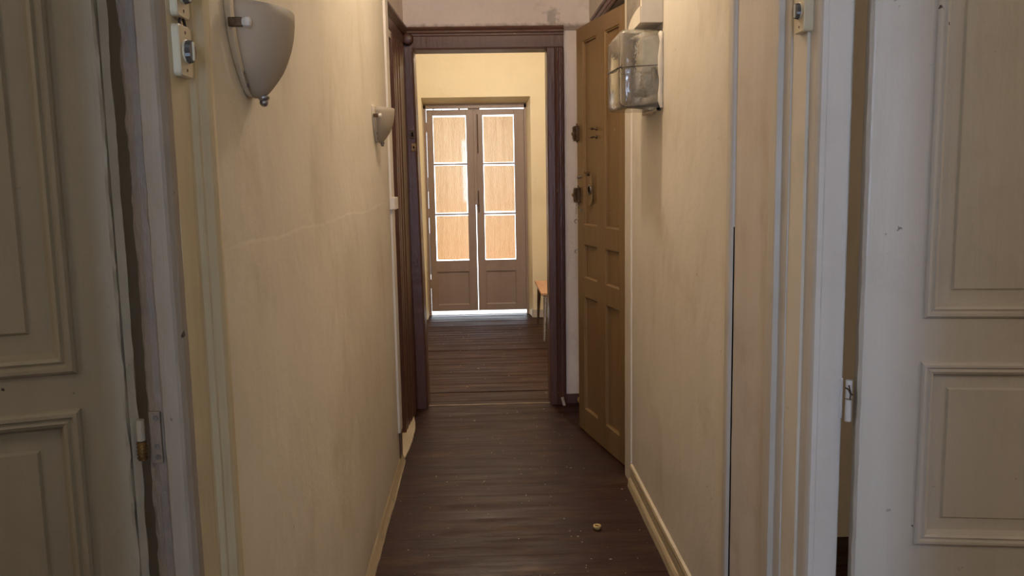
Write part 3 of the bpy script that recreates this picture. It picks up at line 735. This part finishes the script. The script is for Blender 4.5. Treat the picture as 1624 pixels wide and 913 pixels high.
# ------------------------------------------------------------------ glass box with its white wing on the right wall
GB = empty('glass_box', (XR, 3.45, 1.76), 0, 'clear glass meter cover tied with wire on the right wall', 'glass cover')
def rounded_box(bm, x0, x1, y0, y1, z0, z1, r, seg=4, open_x1=True):
    """rounded box, wall side open"""
    tmp = bx(BM(), x0, x1+r, y0, y1, z0, z1)
    bmesh.ops.bevel(tmp, geom=list(tmp.edges), offset=r, segments=seg, affect='EDGES', profile=.5)
    cut = [v for v in tmp.verts]
    bmesh.ops.bisect_plane(tmp, geom=list(tmp.verts)+list(tmp.edges)+list(tmp.faces), plane_co=(x1, 0, 0), plane_no=(1, 0, 0), clear_outer=True)
    me = bpy.data.meshes.new('t'); tmp.to_mesh(me); tmp.free(); bm.from_mesh(me); bpy.data.meshes.remove(me); return bm
gx0, gx1, gy0, gy1, gz0, gz1 = .535, .694, 3.295, 3.615, 1.752, 2.045
g = child(obj('glass_cover', rounded_box(BM(), gx0, gx1, gy0, gy1, gz0, gz1, .026), 'glass', smooth=True), GB)
s = g.modifiers.new('thick', 'SOLIDIFY'); s.thickness = .006; s.offset = -1
child(obj('meter_back', bx(BM(), .688, .6995, gy0+.008, gy1-.008, gz0+.006, gz1-.006), 'zinc', bevel=.003), GB)
mb = child(obj('meter_body', bx(BM(), .618, .688, gy0+.045, gy1-.06, gz0+.125, gz1-.035), 'white', bevel=.010), GB)
child(obj('meter_base', bx(BM(), .625, .688, gy0+.035, gy1-.05, gz0+.035, gz0+.118), 'steel', bevel=.006), GB)
bm = BM(); cyl(bm, (.640, gy0+.040, gz0+.045), (.606, gy0+.075, gz0+.050), .016, n=14); cyl(bm, (.66, gy0+.03, gz0+.09), (.66, gy0+.03, gz0+.14), .007)
child(obj('terminal', bm, 'knob'), GB)
# putty collar along the wall
def putty(bm, pts, r):
    P = []
    for i in range(len(pts)-1):
        for k in range(10):
            f = k/10; p = Vector(pts[i]).lerp(Vector(pts[i+1]), f)
            P.append(p + Vector((.003*vn(len(P)*.7, 1), .004*vn(len(P)*.9, 2), .004*vn(len(P)*.8, 3))))
    rings = []; n = 8
    for i, p in enumerate(P):
        d = (P[min(i+1, len(P)-1)]-P[max(i-1, 0)]).normalized(); a = d.cross(Vector((1, .1, .2))).normalized(); b = d.cross(a)
        rr = r*(1+.5*vn(i*.8, 7)); rings.append([bm.verts.new(p + a*cos(2*pi*k/n)*rr + b*sin(2*pi*k/n)*rr) for k in range(n)])
    for A, B in zip(rings, rings[1:]):
        for k in range(n): bm.faces.new((A[k], A[(k+1) % n], B[(k+1) % n], B[k]))
    return bm
e = .004
child(obj('putty', putty(BM(), [(.692, gy0-e, gz0-.004), (.690, gy0-e, gz1-.02), (.692, gy1+e, gz1), (.692, gy1+e, gz0-.004), (.692, gy0-e, gz0-.006)], .0085), 'white', smooth=True), GB)
# wire round the middle with a twisted loose end
zz = 1.905
P = [(.692, gy0-.002, zz+.004), (.62, gy0-.0025, zz+.001), (gx0+.022, gy0-.0025, zz-.003), (gx0+.004, gy0+.006, zz-.003), (gx0-.0025, gy0+.028, zz-.002), (gx0-.0025, gy1-.03, zz+.006), (gx0+.01, gy1, zz+.006), (.692, gy1+.002, zz+.006)]
bm = BM(); tube(bm, P, .0016, 6); tube(bm, [(gx0+.010, gy0+.002, zz-.003), (gx0-.006, gy0-.004, zz-.008), (gx0-.010, gy0+.03, zz-.014), (gx0-.020, gy0+.06, zz-.018), (gx0-.03, gy0+.075, zz-.016)], .0016, 6)
tube(bm, [(gx0+.008, gy0-.004, zz+.004), (gx0+.002, gy0-.006, zz-.002), (gx0+.009, gy0-.005, zz-.010)], .0022, 6)
child(obj('tie_wire', bm, 'wire'), GB)
# white upright board with quarter-round wing above the glass box
wb = empty('wall_bracket', (XR, 3.31, 2.06), 0, 'white upright board with a curved foot above the glass box', 'bracket')
child(obj('upright_board', bx(BM(), .617, .699, 3.295, 3.318, 2.066, 3.14), 'white', bevel=.002), wb)
bm = BM(); prof = [(3.296, 2.066)]
for k in range(13):
    a = pi/2*k/12; prof.append((3.318 + .25*sin(a), 2.068 + .058*cos(a)))
prof.insert(1, (3.296, 2.126))
prof.append((3.568, 2.060))
ys = prof
A = [bm.verts.new((.612, y_, z_)) for y_, z_ in ys]; B = [bm.verts.new((.699, y_, z_)) for y_, z_ in ys]
for i in range(len(ys)): bm.faces.new((A[i], A[(i+1) % len(ys)], B[(i+1) % len(ys)], B[i]))
bm.faces.new(A); bm.faces.new(B)
child(obj('curved_foot', bm, 'white'), wb)

tag(box('shaded_strip_box', (.664, .6995, 3.625, 3.90, 2.06, 3.14), 'shade_grey', bevel=.002), 'grey upright box added for the shaded wall strip between the white board and the brown door', 'conduit')  # added box, its grey replaces a shadow beside the white board
# ------------------------------------------------------------------ glazed double door of the far room
YD = 9.25
def far_leaf(name, label, x0, x1, gx0_, gx1_):
    r = empty(name, (x0, YD, 0), 0, label, 'door', kind='structure')
    W = x1-x0; a, b = gx0_-x0, gx1_-x0; t = .04; z0, z1 = .045, 2.212
    obj('stile', bx(BM(), 0, a, 0, t, z0, z1), 'far_door', r, bevel=.003)
    obj('stile', bx(BM(), b, W, 0, t, z0, z1), 'far_door', r, bevel=.003)
    lites = [(.597, 1.092), (1.110, 1.628), (1.646, 2.152)]
    pz = (.11, .482)
    for (c, e) in ((z0, pz[0]), (pz[1], lites[0][0]), (lites[2][1], z1)): obj('rail', bx(BM(), a, b, 0, t, c, e), 'far_door', r)
    for (c, e) in ((lites[0][1], lites[1][0]), (lites[1][1], lites[2][0])): obj('glazing_bar', bx(BM(), a, b, .004, t-.006, c, e), 'far_door', r, bevel=.003)
    p = obj('panel', raised_panel(BM(), a, b, pz[0], pz[1], -1, .013, 0, 0, .03), 'far_door', r)
    obj('panel_moulding', frame_sweep(BM(), a, b, pz[0], pz[1], FLATMOULD, -1), 'far_door', p)
    for i, (c, e) in enumerate(lites):
        bm = BM(); n = 44; u0, u1 = a-.002+.009*hsh(i+a*9, 1), b+.001-.010*hsh(i+b*7, 2); rows = []
        ca, ea = c+.004+.010*hsh(i+b*5, 3), e-.003-.010*hsh(i+a*6, 4)
        for k in range(n+1):
            u = u0 + (u1-u0)*k/n; yy = t + .010 + (.0 if k % 2 else .012)
            rows.append([bm.verts.new((u, yy, ca)), bm.verts.new((u, yy, ea))])
        for A, B in zip(rows, rows[1:]): bm.faces.new((A[0], B[0], B[1], A[1]))
        obj('blind', bm, 'blind', r)
        obj('pane', bx(BM(), a-.004, b+.004, t-.022, t-.019, c-.004, e+.004), M['pane'], r)
    return r
t = NT('thin_window_pane')
gl = t.n('ShaderNodeBsdfGlossy'); gl.inputs['Roughness'].default_value = .03
tp = t.n('ShaderNodeBsdfTransparent'); tp.inputs[0].default_value = (.95, .97, .96, 1)
mx = t.n('ShaderNodeMixShader'); mx.inputs[0].default_value = .012
t.l(tp.outputs[0], mx.inputs[1]); t.l(gl.outputs[0], mx.inputs[2]); t.l(mx.outputs[0], t.out.inputs[0]); M['pane'] = t.m
f1 = far_leaf('door_5', 'left taupe leaf of the glazed double door at the far end', -.570, -.062, -.503, -.150)
f2 = far_leaf('door_6', 'right taupe leaf of the glazed double door at the far end', -.056, .470, .028, .362)
obj('cover_strip', bx(BM(), -.016, .012, -.012, 0, 1.20, 2.20), 'far_door', f2, bevel=.003)
bm = BM(); cyl(bm, (.028, -.006, 1.76), (.028, -.006, 2.16), .006); cyl(bm, (.028, -.02, 1.76), (.028, 0, 1.76), .009)
cyl(bm, (.024, -.006, 1.12), (.024, -.006, 1.35), .006); cyl(bm, (.024, -.02, 1.20), (.024, 0, 1.20), .009)
obj('surface_bolt', bm, 'iron', f2)
for z in (.30, 1.07, 1.98):
    hinge('hinge', f2, 'far_door', .528, -.004, z, z+.10, .007)
    hinge('hinge', f1, 'far_door', -.004, -.004, z, z+.10, .007)
bm = BM(); bx(bm, -.605, -.5735, 9.235, 9.30, 0, 2.26); bx(bm, .4705, .53, 9.235, 9.30, 0, 2.262); bx(bm, -.605, .53, 9.235, 9.30, 2.222, 2.30)
bx(bm, -.585, -.572, 9.285, 9.30, .45, .9); bx(bm, -.585, -.572, 9.285, 9.30, 1.35, 1.5)
bx(bm, -.50, -.49, 9.26, 9.30, 2.2, 2.23); bx(bm, -.23, -.21, 9.26, 9.30, 2.2, 2.23); bx(bm, -.13, .0, 9.26, 9.30, 2.2, 2.23); bx(bm, -.41, -.405, 9.26, 9.30, 2.2, 2.23)
tag(obj('trim_8', bm, 'far_door', bevel=.002), 'taupe fixed frame around the glazed double door', 'door frame', kind='structure')
tag(box('trim_10', (-.598, .523, 9.272, 9.60, -.021, .001), 'slab'), 'pale sill added for the white daylight band under the glazed double door', 'threshold', kind='structure')  # added pale surface so daylight shows white in the gap below the leaves
# pale balcony slab outside
tag(box('balcony_slab', (-3, 3, 9.601, 12.5, -.12, -.006), 'slab'), 'pale sunlit slab outside the glazed double door', 'ground', kind='structure')

# ------------------------------------------------------------------ low wooden bench in the far room
bn = empty('low_table', (.80, 8.12, 0), 0, 'low wooden table with tapered legs beside the glazed double door', 'table')
child(obj('table_top', bx(BM(), .522, 1.05, 7.65, 8.60, .418, .440), 'wood', bevel=.004), bn)
child(obj('apron', bx(BM(), .55, 1.02, 7.69, 8.56, .388, .418), 'casing_r', bevel=.002), bn)
for (x_, y_, dx, dy) in ((.565, 7.70, -.02, -.06), (.565, 8.54, -.02, .0), (1.0, 7.70, .03, -.06), (1.0, 8.54, .03, .02)):
    bm = cyl(BM(), (x_, y_, .39), (x_+dx, y_+dy, .0), .021, .010, n=12)
    child(obj('leg', bm, 'iron' if y_ > 8 else 'steel'), bn)
bm = BM(); rows = []
for k in range(13):
    a = pi*k/12; x_ = .785 - .21*cos(a); z_ = .385 - .11*sin(a)
    rows.append([bm.verts.new(p) for p in ((x_, 7.76, z_), (x_, 7.80, z_), (x_, 7.80, z_-.012), (x_, 7.76, z_-.012))])
for A, B in zip(rows, rows[1:]):
    for q in range(4): bm.faces.new((A[q], A[(q+1) % 4], B[(q+1) % 4], B[q]))
child(obj('curved_brace', bm, 'steel'), bn)

# ------------------------------------------------------------------ small things on the floor
bm = lathe(BM(), [(.0095, .012), (.0105, .0155), (.0135, .0165), (.0165, .015), (.0175, .010), (.0165, .005), (.014, .0), (.0, .0)], n=24)
lathe(bm, [(.0095, .012), (.0090, .003), (0, .003)], n=24)
rg = obj('ring_cap', bm, 'yellow', smooth=True); rg.location = (.462, 3.46, .0005)
obj('hole', cyl(BM(), (0, 0, .0035), (0, 0, .0105), .0088, n=18), 'black', rg)
tag(rg, 'small cream ring cap lying alone on the dark floorboards', 'cap')
bm = BM(); ball(bm, (0, 0, .035), .024, (1, 1, 1)); ball(bm, (.010, -.012, .012), .013); 
ds = obj('door_stop', bm, 'yellow', smooth=True); ds.location = (.622, 5.43, .0)
tag(ds, 'small yellow rounded knob on the floor half behind the brown door', 'door stop')
tag(obj('wood_splinter', prism([(.505, 5.43), (.520, 5.425), (.526, 5.44), (.512, 5.445)], 0, .055, 6, [.002]*4, lean=(-.25, 0)), 'chip'), 'pale splinter at the foot of the right side of the dark frame', 'splinter')
bm = BM(); RF = random.Random(11)
def flake(x_, y_, s, z=.0012):
    n = RF.choice((3, 4, 5)); a0 = RF.uniform(0, 6.28); st = RF.uniform(.6, 2.0)
    top = [bm.verts.new((x_ + s*st*cos(a0+2*pi*i/n)*RF.uniform(.6, 1), y_ + s*sin(a0+2*pi*i/n)*RF.uniform(.6, 1), z + RF.uniform(0, .0015))) for i in range(n)]
    bm.faces.new(top)
    bot = [bm.verts.new((v.co.x, v.co.y, z-.001)) for v in top]
    for i in range(n): bm.faces.new((top[i], top[(i+1) % n], bot[(i+1) % n], bot[i]))
for k in range(130):
    yy = 2.9 + (RF.random()**1.2)*2.5; flake(RF.uniform(-.42, .65 if yy < 4 else .5), yy, RF.choice((.0015, .002, .002, .003, .004)))
for k in range(70): flake(RF.uniform(-.5, .5), RF.uniform(5.7, 8.9), RF.choice((.002, .003, .005)), 0)
tag(obj('paint_flakes', bm, 'chip'), 'tiny pale paint flakes and crumbs scattered over the dark floorboards', 'debris', kind='stuff')
